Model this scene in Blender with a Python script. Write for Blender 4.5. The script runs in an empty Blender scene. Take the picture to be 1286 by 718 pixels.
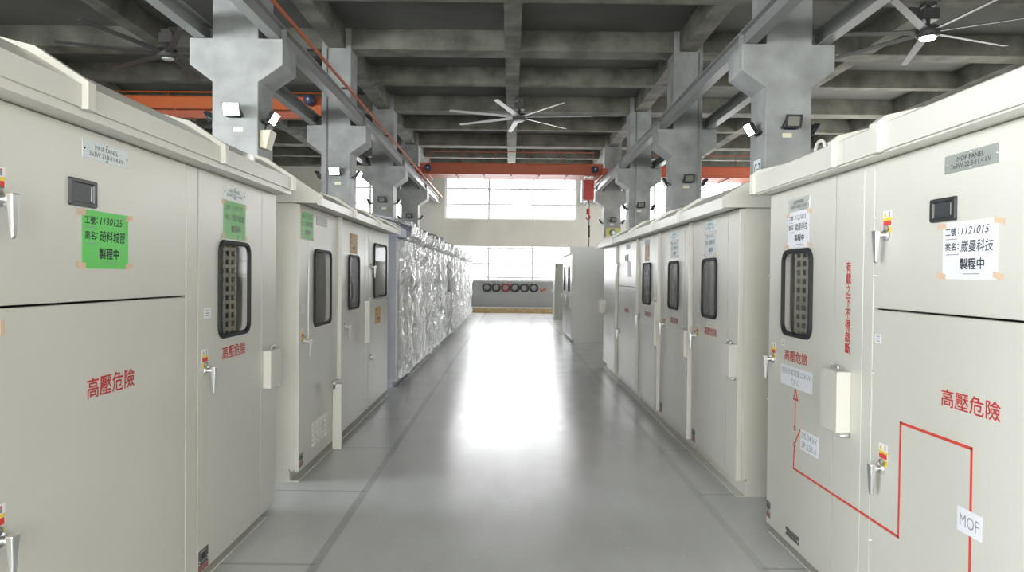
import bpy, bmesh, math, random
from mathutils import Vector, Matrix, noise
random.seed(7)
S = bpy.context.scene
COL = S.collection
PI = math.pi

# ------------------------------------------------------------------ materials
def mat(name, color, rough=0.5, metal=0.0, spec=0.5, noise_amt=0.0, noise_scale=4.0, bump=0.0, bump_scale=200.0, coat=0.0, detail=4.0, stretch=None):
    m = bpy.data.materials.new(name); m.use_nodes = True
    nt = m.node_tree; b = nt.nodes['Principled BSDF']
    b.inputs['Base Color'].default_value = (*color, 1)
    b.inputs['Roughness'].default_value = rough
    b.inputs['Metallic'].default_value = metal
    b.inputs['Specular IOR Level'].default_value = spec
    if coat: b.inputs['Coat Weight'].default_value = coat
    if noise_amt or bump:
        tc = nt.nodes.new('ShaderNodeNewGeometry')
        mp = nt.nodes.new('ShaderNodeMapping')
        nt.links.new(tc.outputs['Position'], mp.inputs['Vector'])
        if stretch: mp.inputs['Scale'].default_value = stretch
    if noise_amt:
        n = nt.nodes.new('ShaderNodeTexNoise'); n.inputs['Scale'].default_value = noise_scale
        n.inputs['Detail'].default_value = detail
        nt.links.new(mp.outputs['Vector'], n.inputs['Vector'])
        r = nt.nodes.new('ShaderNodeMapRange')
        r.inputs['From Min'].default_value = 0.3; r.inputs['From Max'].default_value = 0.7
        r.inputs['To Min'].default_value = 1 - noise_amt; r.inputs['To Max'].default_value = 1 + noise_amt
        nt.links.new(n.outputs['Fac'], r.inputs['Value'])
        mx = nt.nodes.new('ShaderNodeVectorMath'); mx.operation = 'SCALE'
        mx.inputs[0].default_value = color
        nt.links.new(r.outputs['Result'], mx.inputs['Scale'])
        nt.links.new(mx.outputs['Vector'], b.inputs['Base Color'])
    if bump:
        n2 = nt.nodes.new('ShaderNodeTexNoise'); n2.inputs['Scale'].default_value = bump_scale
        nt.links.new(mp.outputs['Vector'], n2.inputs['Vector'])
        bp = nt.nodes.new('ShaderNodeBump'); bp.inputs['Strength'].default_value = bump
        bp.inputs['Distance'].default_value = 0.002
        nt.links.new(n2.outputs['Fac'], bp.inputs['Height'])
        nt.links.new(bp.outputs['Normal'], b.inputs['Normal'])
    return m

def emit(name, color, strength):
    m = bpy.data.materials.new(name); m.use_nodes = True
    nt = m.node_tree; nt.nodes.clear()
    e = nt.nodes.new('ShaderNodeEmission'); o = nt.nodes.new('ShaderNodeOutputMaterial')
    e.inputs['Color'].default_value = (*color, 1); e.inputs['Strength'].default_value = strength
    nt.links.new(e.outputs[0], o.inputs['Surface'])
    return m

def glassy(name, tint, transp, rough=0.03, bump=0.0, scale=(6, 6, 3)):
    """thin clear sheet: part see-through, part glossy"""
    m = bpy.data.materials.new(name); m.use_nodes = True
    nt = m.node_tree; b = nt.nodes['Principled BSDF']; o = nt.nodes['Material Output']
    b.inputs['Base Color'].default_value = (*tint, 1); b.inputs['Roughness'].default_value = rough
    b.inputs['Specular IOR Level'].default_value = 0.5
    t = nt.nodes.new('ShaderNodeBsdfTransparent'); mx = nt.nodes.new('ShaderNodeMixShader')
    mx.inputs['Fac'].default_value = transp
    nt.links.new(b.outputs[0], mx.inputs[1]); nt.links.new(t.outputs[0], mx.inputs[2])
    nt.links.new(mx.outputs[0], o.inputs['Surface'])
    if bump:
        g = nt.nodes.new('ShaderNodeNewGeometry'); mp = nt.nodes.new('ShaderNodeMapping')
        mp.inputs['Scale'].default_value = scale
        nt.links.new(g.outputs['Position'], mp.inputs['Vector'])
        v = nt.nodes.new('ShaderNodeTexNoise'); v.inputs['Scale'].default_value = 2.2
        v.inputs['Detail'].default_value = 5; v.inputs['Distortion'].default_value = 1.2
        nt.links.new(mp.outputs[0], v.inputs['Vector'])
        bp = nt.nodes.new('ShaderNodeBump'); bp.inputs['Strength'].default_value = bump
        bp.inputs['Distance'].default_value = 0.05
        nt.links.new(v.outputs['Fac'], bp.inputs['Height']); nt.links.new(bp.outputs['Normal'], b.inputs['Normal'])
    return m

M = {}
M['paint'] = mat('beige_powder_coat', (.62, .612, .56), .29, 0, .6, .02, 2.0, .10, 260)
M['paint_grey'] = mat('grey_powder_coat', (.60, .61, .585), .34, 0, .5, .02, 2.0, .1, 260)
M['paint_blue'] = mat('blue_grey_wrapped_side', (.38, .39, .46), .4, 0, .5, .06, 3.0, .2, 20)
M['inside'] = mat('cabinet_interior', (.12, .115, .105), .6)
M['screen'] = mat('inner_screen_plate', (.36, .335, .28), .5)
M['hole'] = mat('dark_opening', (.02, .02, .02), .6)
M['rubber'] = mat('black_rubber', (.020, .022, .025), .6, 0, .25)
M['plastic'] = mat('black_plastic', (.02, .022, .026), .35)
M['lcd'] = mat('dark_display', (.045, .055, .06), .3, 0, .25)
M['chrome'] = mat('chrome', (.86, .87, .88), .30, 1.0)
M['steel_plate'] = mat('brushed_steel_plate', (.62, .68, .66), .30, .8, bump=.05, bump_scale=60)
M['plate'] = mat('pale_plate', (.66, .72, .74), .4)
M['plate_grey'] = mat('grey_plate', (.36, .38, .39), .4)
M['data_plate'] = mat('dark_data_plate', (.13, .135, .13), .35, .5)
M['data_red'] = mat('faded_red_strip', (.36, .13, .12), .5)
M['ink'] = mat('black_ink', (.03, .035, .04), .6)
M['ink_grey'] = mat('grey_ink', (.28, .29, .33), .6)
M['red'] = mat('red_paint', (.52, .03, .028), .5)
M['red_line'] = mat('red_tape', (.66, .06, .04), .45)
M['white'] = mat('white_paper', (.80, .82, .88), .5)
M['sticker'] = mat('white_sticker', (.82, .83, .86), .5)
M['yellow'] = mat('yellow_sticker', (.80, .62, .03), .5)
M['stred'] = mat('red_sticker', (.72, .06, .04), .5)
M['green'] = mat('green_paper', (.13, .60, .12), .45)
M['orange_paper'] = mat('orange_paper', (.66, .38, .08), .5)
M['brown_paper'] = mat('brown_paper', (.50, .30, .17), .55)
M['tape'] = mat('beige_tape', (.70, .50, .36), .5)
M['film'] = glassy('clear_pouch', (.6, .65, .6), .88, .06, 1.0, (12, 12, 4))
M['glass'] = glassy('window_glass', (.06, .065, .065), .88, .04)
M['filmglass'] = glassy('film_on_glass', (.22, .22, .22), .55, .06, 1.0, (5, 5, 2.2))
M['filmglass'].node_tree.nodes['Principled BSDF'].inputs['Specular IOR Level'].default_value = 1.0
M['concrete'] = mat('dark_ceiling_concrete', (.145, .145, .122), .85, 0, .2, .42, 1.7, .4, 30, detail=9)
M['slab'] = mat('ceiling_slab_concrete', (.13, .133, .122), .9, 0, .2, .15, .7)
M['column'] = mat('smooth_column_concrete', (.285, .298, .292), .6, 0, .4, .26, 2.2, .25, 20, detail=6)
M['wall'] = mat('pale_wall_concrete', (.66, .645, .58), .8, 0, .2, .07, .9)
M['wall_dark'] = mat('lower_wall_concrete', (.33, .34, .335), .7, 0, .3, .08, 1.0)  # darker tone for the end wall below the lower windows
M['steel'] = mat('grey_painted_steel', (.26, .27, .265), .38, .1, .5, .06, 2)
M['crane'] = mat('red_oxide_crane_paint', (.42, .095, .045), .45, 0, .4, .06, 2)
M['orange'] = mat('orange_crane_paint', (.50, .11, .02), .5, 0, .4, .06, 2)
M['blue'] = mat('dark_blue_motor', (.03, .05, .11), .4)
M['hoist'] = mat('red_hoist_paint', (.42, .035, .028), .4)
M['rail'] = mat('orange_conductor_bar', (.50, .12, .04), .5)
M['dark'] = mat('dark_grey_metal', (.05, .05, .05), .5)
M['alu'] = mat('fan_blade_aluminium', (.55, .56, .55), .4, .3)
M['frame'] = mat('white_window_frame', (.85, .86, .85), .5)
M['kerb'] = mat('yellowish_timber', (.40, .29, .15), .6, 0, .3, .25, 2.0, .2, 30, stretch=(3, 1, 6))
M['kerbcap'] = mat('pale_cap_strip', (.55, .56, .55), .3)
M['hose'] = mat('black_hose', (.03, .03, .032), .5)
M['hose_red'] = mat('red_hose', (.26, .03, .04), .5)
M['cream'] = mat('cream_plastic', (.62, .58, .46), .45)
M['tag'] = mat('cream_tag', (.70, .66, .52), .5)
M['sign_yellow'] = mat('yellow_green_sign', (.50, .48, .12), .5)
M['sign_green'] = mat('grey_green_disc', (.22, .30, .26), .5)
M['lamp'] = emit('lit_lamp', (1, .99, .95), 30)
M['lampoff'] = mat('unlit_lamp_lens', (.20, .20, .17), .25)
M['pane'] = emit('bright_sky_pane', (.96, .98, 1.0), 10.0)
M['pane_back'] = emit('bright_sky_pane_back', (1.0, .98, .94), 17.0)
M['added_pane_left'] = emit('added_light_pane_left', (.93, .97, 1.0), 31.0)  # glow of added, unseen windows that brighten the right-hand cabinets
M['added_pane_right'] = emit('added_light_pane_right', (1.0, .98, .94), 9.0)  # glow of added, unseen windows that brighten left faces and film

# wrapping film: crumpled, mostly clear, very shiny
def wrap_material():
    m = bpy.data.materials.new('stretch_film'); m.use_nodes = True
    nt = m.node_tree; b = nt.nodes['Principled BSDF']; o = nt.nodes['Material Output']
    b.inputs['Base Color'].default_value = (.92, .94, .95, 1); b.inputs['Roughness'].default_value = .07
    b.inputs['Specular IOR Level'].default_value = 1.0; b.inputs['Metallic'].default_value = .45
    g = nt.nodes.new('ShaderNodeNewGeometry'); mp = nt.nodes.new('ShaderNodeMapping')
    mp.inputs['Scale'].default_value = (3.0, 3.0, 1.5)
    nt.links.new(g.outputs['Position'], mp.inputs['Vector'])
    v = nt.nodes.new('ShaderNodeTexNoise'); v.inputs['Scale'].default_value = 2.0
    v.inputs['Detail'].default_value = 4; v.inputs['Distortion'].default_value = 2.0
    nt.links.new(mp.outputs[0], v.inputs['Vector'])
    bp = nt.nodes.new('ShaderNodeBump'); bp.inputs['Strength'].default_value = 1.0; bp.inputs['Distance'].default_value = .10
    nt.links.new(v.outputs['Fac'], bp.inputs['Height']); nt.links.new(bp.outputs['Normal'], b.inputs['Normal'])
    t = nt.nodes.new('ShaderNodeBsdfTransparent'); mx = nt.nodes.new('ShaderNodeMixShader'); mx.inputs['Fac'].default_value = .32
    nt.links.new(b.outputs[0], mx.inputs[1]); nt.links.new(t.outputs[0], mx.inputs[2])
    nt.links.new(mx.outputs[0], o.inputs['Surface'])
    return m
M['wrap'] = wrap_material()

def floor_material():
    m = bpy.data.materials.new('polished_grey_floor'); m.use_nodes = True
    nt = m.node_tree; N = nt.nodes; Lk = nt.links; b = N['Principled BSDF']
    g = N.new('ShaderNodeNewGeometry'); sx = N.new('ShaderNodeSeparateXYZ'); Lk.new(g.outputs['Position'], sx.inputs[0])
    def noise_n(scale, detail, stretch=(1, 1, 1)):
        mp = N.new('ShaderNodeMapping'); mp.inputs['Scale'].default_value = stretch
        Lk.new(g.outputs['Position'], mp.inputs['Vector'])
        n = N.new('ShaderNodeTexNoise'); n.inputs['Scale'].default_value = scale; n.inputs['Detail'].default_value = detail
        Lk.new(mp.outputs[0], n.inputs['Vector']); return n.outputs['Fac']
    def rng(v, a, b_, c, d):
        r = N.new('ShaderNodeMapRange'); r.inputs['From Min'].default_value = a; r.inputs['From Max'].default_value = b_
        r.inputs['To Min'].default_value = c; r.inputs['To Max'].default_value = d; Lk.new(v, r.inputs['Value']); return r.outputs['Result']
    def math_(op, a, b_=None):
        n = N.new('ShaderNodeMath'); n.operation = op
        for i, v in enumerate((a, b_)):
            if v is None: continue
            if isinstance(v, (int, float)): n.inputs[i].default_value = v
            else: Lk.new(v, n.inputs[i])
        return n.outputs[0]
    def stripe(axis, pos, half, dark):      # a saw-cut joint in the slab
        d = math_('ABSOLUTE', math_('SUBTRACT', axis, pos))
        return rng(d, half, half * 1.6, dark, 1.0)
    X, Y = sx.outputs['X'], sx.outputs['Y']
    val = rng(noise_n(.45, 2), .1, .9, .86, 1.14)
    val = math_('MULTIPLY', val, rng(noise_n(4, 3, (1, .4, 1)), .1, .9, .90, 1.10))
    spots = rng(noise_n(26, 1), .73, .76, 1.0, 1.16)
    val = math_('MULTIPLY', val, spots)
    val = math_('MULTIPLY', val, stripe(X, -1.06, .022, .72))
    val = math_('MULTIPLY', val, stripe(X, 1.41, .022, .86))
    # cross joints, only on the strips beside the cabinets
    yy = math_('MODULO', math_('ADD', Y, 6.05), 1.32)
    cj = rng(math_('ABSOLUTE', math_('SUBTRACT', yy, .66)), .008, .014, .72, 1.0)
    mask = math_('MAXIMUM', math_('LESS_THAN', X, -1.06), math_('GREATER_THAN', X, 1.41))
    cj = math_('ADD', math_('MULTIPLY', cj, mask), math_('SUBTRACT', 1.0, mask))
    val = math_('MULTIPLY', val, cj)
    cm = N.new('ShaderNodeVectorMath'); cm.operation = 'SCALE'; cm.inputs[0].default_value = (.62, .635, .64)
    Lk.new(val, cm.inputs['Scale']); Lk.new(cm.outputs[0], b.inputs['Base Color'])
    Lk.new(rng(noise_n(2.2, 1), .1, .9, .20, .28), b.inputs['Roughness'])
    b.inputs['Specular IOR Level'].default_value = .7
    bp = N.new('ShaderNodeBump'); bp.inputs['Strength'].default_value = .05; bp.inputs['Distance'].default_value = .01
    Lk.new(noise_n(3.5, 3), bp.inputs['Height']); Lk.new(bp.outputs[0], b.inputs['Normal'])
    return m
M['floor'] = floor_material()

# ------------------------------------------------------------------ mesh builder
class MB:
    def __init__(s): s.bm = bmesh.new(); s.mats = []
    def mi(s, m):
        m = M[m] if isinstance(m, str) else m
        if m not in s.mats: s.mats.append(m)
        return s.mats.index(m)
    def _merge(s, tmp, m, smooth=False):
        i = s.mi(m)
        bmesh.ops.recalc_face_normals(tmp, faces=tmp.faces[:])
        vm = {v: s.bm.verts.new(v.co) for v in tmp.verts}
        for f in tmp.faces:
            try: nf = s.bm.faces.new([vm[v] for v in f.verts])
            except ValueError: continue
            nf.material_index = i; nf.smooth = smooth
        tmp.free()
    def box(s, a, b, m, bev=0.0, seg=2):
        t = bmesh.new()
        lo = [min(p, q) for p, q in zip(a, b)]; hi = [max(p, q) for p, q in zip(a, b)]
        bmesh.ops.create_cube(t, size=1)
        for v in t.verts: v.co = Vector([lo[k] if v.co[k] < 0 else hi[k] for k in range(3)])
        if bev: bmesh.ops.bevel(t, geom=t.edges[:], offset=bev, segments=seg, affect='EDGES', profile=.5)
        s._merge(t, m); return s
    def hexa(s, pts, m, bev=0.0):
        """8 points: bottom loop of four, then top loop of four"""
        t = bmesh.new(); v = [t.verts.new(p) for p in pts]
        for f in ((0, 1, 2, 3), (4, 5, 6, 7), (0, 1, 5, 4), (1, 2, 6, 5), (2, 3, 7, 6), (3, 0, 4, 7)): t.faces.new([v[i] for i in f])
        bmesh.ops.recalc_face_normals(t, faces=t.faces[:])
        if bev: bmesh.ops.bevel(t, geom=t.edges[:], offset=bev, segments=2, affect='EDGES', profile=.5)
        s._merge(t, m); return s
    def prism(s, loop_a, loop_b, m, bev=0.0):
        """two matching closed loops joined into a solid"""
        t = bmesh.new(); A = [t.verts.new(p) for p in loop_a]; B = [t.verts.new(p) for p in loop_b]; n = len(A)
        t.faces.new(A); t.faces.new(B)
        for i in range(n): t.faces.new((A[i], A[(i + 1) % n], B[(i + 1) % n], B[i]))
        bmesh.ops.recalc_face_normals(t, faces=t.faces[:])
        if bev: bmesh.ops.bevel(t, geom=t.edges[:], offset=bev, segments=2, affect='EDGES', profile=.5)
        s._merge(t, m); return s
    def ring_solid(s, outer0, inner0, outer1, inner1, m, smooth=False):
        """solid with a hole: planar ring (outer, inner) at two levels; loops may differ in length"""
        t = bmesh.new()
        for o, i in ((outer0, inner0), (outer1, inner1)):
            ov = [t.verts.new(p) for p in o]; iv = [t.verts.new(p) for p in i]
            es = [t.edges.new((L[k], L[(k + 1) % len(L)])) for L in (ov, iv) for k in range(len(L))]
            bmesh.ops.triangle_fill(t, use_beauty=True, use_dissolve=False, edges=es)
            if o is outer0: o0, i0 = ov, iv
        for A, Bn in ((o0, ov), (i0, iv)):
            for k in range(len(A)):
                t.faces.new((A[k], A[(k + 1) % len(A)], Bn[(k + 1) % len(A)], Bn[k]))
        s._merge(t, m, smooth); return s
    def tube(s, pts, r, m, n=8, caps=True, smooth=True):
        t = bmesh.new(); pts = [Vector(p) for p in pts]
        rr = r if isinstance(r, (list, tuple)) else [r] * len(pts); rings = []; prev = None
        for k, p in enumerate(pts):
            d = (pts[min(k + 1, len(pts) - 1)] - pts[max(k - 1, 0)]).normalized()
            if prev is None: a = d.orthogonal().normalized()
            else:
                a = prev - d * prev.dot(d)
                a = a.normalized() if a.length > 1e-6 else d.orthogonal().normalized()
            prev = a; b_ = d.cross(a)
            rings.append([t.verts.new(p + (a * math.cos(2 * PI * i / n) + b_ * math.sin(2 * PI * i / n)) * rr[k]) for i in range(n)])
        for A, B in zip(rings, rings[1:]):
            for i in range(n): t.faces.new((A[i], A[(i + 1) % n], B[(i + 1) % n], B[i]))
        if caps: t.faces.new(rings[0]); t.faces.new(rings[-1])
        s._merge(t, m, smooth); return s
    def torus(s, c, R, r, axis, m, n=28, k=10):
        c = Vector(c); ax = Vector(axis).normalized(); a = ax.orthogonal().normalized(); b_ = ax.cross(a)
        t = bmesh.new(); rings = []
        for i in range(n):
            th = 2 * PI * i / n; d = a * math.cos(th) + b_ * math.sin(th)
            rings.append([t.verts.new(c + d * (R + r * math.cos(2 * PI * j / k)) + ax * r * math.sin(2 * PI * j / k)) for j in range(k)])
        for i in range(n):
            A, B = rings[i], rings[(i + 1) % n]
            for j in range(k): t.faces.new((A[j], A[(j + 1) % k], B[(j + 1) % k], B[j]))
        s._merge(t, m, True); return s
    def faces(s, verts, faces, m, smooth=False):
        i = s.mi(m); v = [s.bm.verts.new(p) for p in verts]
        for f in faces:
            nf = s.bm.faces.new([v[k] for k in f]); nf.material_index = i; nf.smooth = smooth
        return s
    def build(s, name, parent=None, origin=None):
        me = bpy.data.meshes.new(name)
        off = Vector(origin) if origin is not None else (parent_world(parent) if parent else Vector((0, 0, 0)))
        for v in s.bm.verts: v.co -= off
        s.bm.to_mesh(me); s.bm.free()
        for m in s.mats: me.materials.append(m)
        o = bpy.data.objects.new(name, me); COL.objects.link(o)
        if parent:
            o.parent = parent
        elif origin is not None: o.location = origin
        return o

def parent_world(p):
    v = Vector((0, 0, 0))
    while p: v += p.location; p = p.parent
    return v
def empty(name, loc, label, cat, group=None):
    o = bpy.data.objects.new(name, None); COL.objects.link(o); o.location = loc
    o.empty_display_size = .1; tag(o, label, cat, group); return o
def tag(o, label, cat, group=None):
    o['label'] = label; o['category'] = cat
    if group: o['group'] = group
    return o
def struct(o): o['kind'] = 'structure'; return o
def bottom_origin(mb):
    xs = [v.co for v in mb.bm.verts]
    lo = [min(v[k] for v in xs) for k in range(3)]; hi = [max(v[k] for v in xs) for k in range(3)]
    return ((lo[0] + hi[0]) / 2, (lo[1] + hi[1]) / 2, lo[2])

# ---------------- text as mesh
_tc = {}
def text_polys(txt, size=1.0, bold=0.0, shear=0.0):
    key = (txt, bold, shear)
    if key not in _tc:
        cu = bpy.data.curves.new('t', 'FONT'); cu.body = txt; cu.size = 1; cu.shear = shear
        cu.resolution_u = 3; cu.fill_mode = 'FRONT'
        ob = bpy.data.objects.new('t', cu); COL.objects.link(ob)
        dg = bpy.context.evaluated_depsgraph_get(); dg.update()
        ev = ob.evaluated_get(dg); me = ev.to_mesh()
        vs = [(v.co.x, v.co.y) for v in me.vertices]; fs = [tuple(p.vertices) for p in me.polygons]
        ev.to_mesh_clear(); bpy.data.objects.remove(ob); bpy.data.curves.remove(cu)
        _tc[key] = (vs, fs)
    return _tc[key]

# ------------------------------------------------------------------ a cabinet face as a drawing plane
class Face:
    """u = world Y, d = out of the face into the aisle, z up. side -1 = left row, +1 = right row"""
    def __init__(s, side, X): s.side = side; s.X = X
    def P(s, u, d, z): return Vector((s.side * (s.X - d), u, z))
    def box(s, mb, u0, u1, d0, d1, z0, z1, m, bev=0.0): return mb.box(s.P(u0, d0, z0), s.P(u1, d1, z1), m, bev)
    def rrect(s, u0, u1, z0, z1, r, d, n=6):
        pts = []
        for cu, cz, a0 in ((u1 - r, z1 - r, 0), (u0 + r, z1 - r, 90), (u0 + r, z0 + r, 180), (u1 - r, z0 + r, 270)):
            for k in range(n + 1):
                a = math.radians(a0 + 90 * k / n); pts.append(s.P(cu + r * math.cos(a), d, cz + r * math.sin(a)))
        return pts
    def text(s, mb, txt, u0, u1, z0, z1, d, m, bold=0.0, shear=0.0, keep=False):
        """fit the text into the rectangle; u0..u1 in world Y, reading to the viewer's right"""
        vs, fs = text_polys(txt, 1, bold, shear)
        if not vs: return mb
        x0 = min(v[0] for v in vs); x1 = max(v[0] for v in vs); y0 = min(v[1] for v in vs); y1 = max(v[1] for v in vs)
        lo, hi = min(u0, u1), max(u0, u1)
        out = []
        for x, y in vs:
            fx = (x - x0) / (x1 - x0); fy = (y - y0) / (y1 - y0) if y1 > y0 else 0
            u = lo + (hi - lo) * fx if s.side < 0 else hi - (hi - lo) * fx
            out.append(s.P(u, d, z0 + (z1 - z0) * fy))
        shifts = [(0, 0)]
        if bold: q = bold * (z1 - z0); shifts = [(-q, 0), (q, 0), (0, q), (0, -q)]
        ff = fs
        if fs:
            a, b_, c = (out[i] for i in fs[0][:3]); nrm = (b_ - a).cross(c - a)
            if nrm.x * s.side > 0: ff = [tuple(reversed(f)) for f in fs]
        for k, (su, sz) in enumerate(shifts): mb.faces([p + Vector((-s.side * k * 2e-5, su, sz)) for p in out], ff, m)
        return mb
    def line(s, mb, pts, w, d, m):
        """painted line of width w along (u, z) points"""
        for (ua, za), (ub, zb) in zip(pts, pts[1:]):
            L = math.hypot(ub - ua, zb - za); tx, tz = (ub - ua) / L, (zb - za) / L; h = w / 2
            ua2, za2, ub2, zb2 = ua - tx * h, za - tz * h, ub + tx * h, zb + tz * h
            nx, nz = -tz * h, tx * h
            q = [(ua2 + nx, za2 + nz), (ua2 - nx, za2 - nz), (ub2 - nx, zb2 - nz), (ub2 + nx, zb2 + nz)]
            mb.prism([s.P(u, d, z) for u, z in q], [s.P(u, d + .0012, z) for u, z in q], m)
        return mb

# ------------------------------------------------------------------ cabinet pieces
def door(F, parent, name, u0, u1, z0, z1, win=None, d0=-.03, d1=0.0, paint='paint'):
    mb = MB()
    if win is None: F.box(mb, u0, u1, d0, d1, z0, z1, paint, .004)
    else:
        a, b_, c, e, r = win
        o = lambda d: [F.P(u0, d, z0), F.P(u1, d, z0), F.P(u1, d, z1), F.P(u0, d, z1)]
        mb.ring_solid(o(d0), F.rrect(a, b_, c, e, r, d0), o(d1), F.rrect(a, b_, c, e, r, d1), paint)
    return mb.build(name, parent)
def window_in(F, dr, a, b_, c, e, r=.05, filmy=False, screen=None, d1=0.0):
    """rubber gasket, glass and the perforated screen behind it"""
    g = MB(); w = .022
    g.ring_solid(F.rrect(a - w, b_ + w, c - w, e + w, r + w, d1 + .001), F.rrect(a + .006, b_ - .006, c + .006, e - .006, r, d1 + .001),
                 F.rrect(a - w + .006, b_ + w - .006, c - w + .006, e + w - .006, r + w - .006, d1 + .018),
                 F.rrect(a + .001, b_ - .001, c + .001, e - .001, r, d1 + .018), 'rubber')
    g.build('window_gasket', dr)
    p = MB(); p.prism(F.rrect(a + .002, b_ - .002, c + .002, e - .002, r, d1 + .004), F.rrect(a + .002, b_ - .002, c + .002, e - .002, r, d1 + .008), 'filmglass' if filmy else 'glass')
    p.build('window_pane', dr)
    if screen:
        q = MB(); s0, s1, pitch = screen     # plate of rectangular holes, u from s0 to s1, then plain to the far side
        bar, vz, vb = pitch * .36, .051, .022; zz0, zz1 = c - .04, e + .04
        n = int(round((s1 - s0) / pitch))
        for i in range(n + 1): F.box(q, s0 + i * pitch, s0 + i * pitch + bar, -.040, -.034, zz0, zz1, 'screen')
        z = zz0
        while z < zz1:
            F.box(q, s0, s0 + n * pitch + bar, -.0395, -.0345, z, z + vb, 'screen'); z += vz
        q.build('perforated_screen', dr)
def handle(F, dr, u, z, d=0.0, flip=1):
    """lever handle: rosette with lock, neck and drooping lever"""
    mb = MB()
    mb.tube([F.P(u, d, z), F.P(u, d + .012, z)], [.026, .023], 'chrome', 16)
    mb.tube([F.P(u, d + .012, z), F.P(u, d + .042, z)], [.013, .012], 'chrome', 12)
    mb.tube([F.P(u, d, z + .030), F.P(u, d + .010, z + .030)], [.013, .012], 'steel', 12)
    k = flip * .006
    mb.hexa([F.P(u - .008 + k, d + .050, z - .118), F.P(u + .011 + k, d + .050, z - .118), F.P(u + .011 + k, d + .040, z - .125), F.P(u - .008 + k, d + .040, z - .125),
             F.P(u - .019, d + .060, z + .018), F.P(u + .019, d + .060, z + .018), F.P(u + .019, d + .036, z + .018), F.P(u - .019, d + .036, z + .018)], 'chrome', .004)
    return mb.build('lever_handle', dr)
def caution(F, dr, u, z1, d=0.0, w=.072):
    """sticker column above a handle: white pictograms, yellow and red bands, yellow oval"""
    mb = MB(); a, b_ = u - w / 2, u + w / 2; e = d + .001
    F.box(mb, a, b_, d, e, z1 - .032, z1, 'sticker'); F.box(mb, a, b_, d, e, z1 - .043, z1 - .032, 'yellow')
    F.box(mb, a, b_, d, e, z1 - .068, z1 - .043, 'sticker'); F.box(mb, a + .004, b_ - .004, e, e + .0005, z1 - .066, z1 - .044, 'stred')
    t = u - F.side * -.017 if F.side < 0 else u + .017
    L = u - .017 if F.side < 0 else u + .017; R = u + .017 if F.side < 0 else u - .017
    mb.prism([F.P(L - .012, e, z1 - .027), F.P(L + .012, e, z1 - .027), F.P(L, e, z1 - .006)], [F.P(L - .012, e + .0006, z1 - .027), F.P(L + .012, e + .0006, z1 - .027), F.P(L, e + .0006, z1 - .006)], 'yellow')
    F.box(mb, L - .002, L + .002, e, e + .001, z1 - .022, z1 - .012, 'ink')
    F.box(mb, R - .005, R + .005, e, e + .0006, z1 - .028, z1 - .006, 'ink_grey'); F.box(mb, R - .003, R + .003, e + .0006, e + .001, z1 - .012, z1 - .007, 'stred')
    mb.prism(F.rrect(a + .003, b_ - .003, z1 - .098, z1 - .072, .012, d), F.rrect(a + .003, b_ - .003, z1 - .098, z1 - .072, .012, e), 'yellow')
    F.box(mb, u - .014, u - .008, e, e + .0006, z1 - .092, z1 - .078, 'ink'); F.box(mb, u + .006, u + .014, e, e + .0006, z1 - .090, z1 - .079, 'ink')
    return mb.build('caution_sticker', dr)
def nameplate(F, dr, u0, u1, z0, z1, lines, m='plate', ink='ink', d=0.0, spread=.62, bold=0):
    mb = MB(); F.box(mb, u0, u1, d, d + .003, z0, z1, m, .0008); e = d + .0036; w = u1 - u0; h = z1 - z0; um = (u0 + u1) / 2; zm = (z0 + z1) / 2
    for (uu, zz) in ((u0 + .012, zm), (u1 - .012, zm), (um, z1 - .007), (um, z0 + .007)):
        mb.tube([F.P(uu, d, zz), F.P(uu, d + .005, zz)], .0042, 'plastic' if m != 'steel_plate' else 'chrome', 8)
    for k, t in enumerate(lines):
        ww = w * (.50 if k == 0 else .74) / 2
        za = z0 + h * (.54 if k == 0 else .18); F.text(mb, t, um - ww, um + ww, za, za + h * .26, e, ink, bold)
    return mb.build('nameplate', dr)
def lettering(F, dr, txt, u0, u1, z0, z1, name='warning_lettering', m='red', bold=.010, d=0.0):
    mb = MB(); F.text(mb, txt, u0, u1, z0, z1, d + .0012, m, bold); return mb.build(name, dr)
def small_sticker(F, dr, u0, u1, z0, z1, d=0.0):
    mb = MB(); F.box(mb, u0, u1, d, d + .0012, z0, z1, 'sticker')
    for k in range(3):
        zz = z1 - (z1 - z0) * (.25 + .25 * k); F.box(mb, u0 + (u1 - u0) * .2, u1 - (u1 - u0) * .25, d + .0012, d + .0016, zz - .002, zz + .002, 'ink_grey')
    return mb.build('small_label', dr)
def data_plate(F, dr, u0, u1, z0, z1, red=True, d=0.0):
    mb = MB(); F.box(mb, u0, u1, d, d + .002, z0, z1, 'data_plate', .0006); e = d + .0026; w = u1 - u0; h = z1 - z0
    if red:
        F.box(mb, u0 + .004, u1 - .004, d + .002, e, z0 + h * .06, z0 + h * .30, 'data_red')
        F.box(mb, u0 + w * .35, u0 + w * .62, d + .002, e, z0 + h * .56, z0 + h * .84, 'ink')
    F.box(mb, u0 + w * .1, u1 - w * .1, d + .002, e, z0 + h * .44, z0 + h * .48, 'plate_grey')
    F.box(mb, u0 + w * .12, u1 - w * .3, d + .002, e, z0 + h * .86, z0 + h * .92, 'plate_grey')
    for uu in (u0 + .008, u1 - .008):
        for zz in (z0 + h * .38, z0 + h * .52): mb.tube([F.P(uu, d, zz), F.P(uu, d + .004, zz)], .004, 'chrome', 6)
    return mb.build('data_plate', dr)
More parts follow.
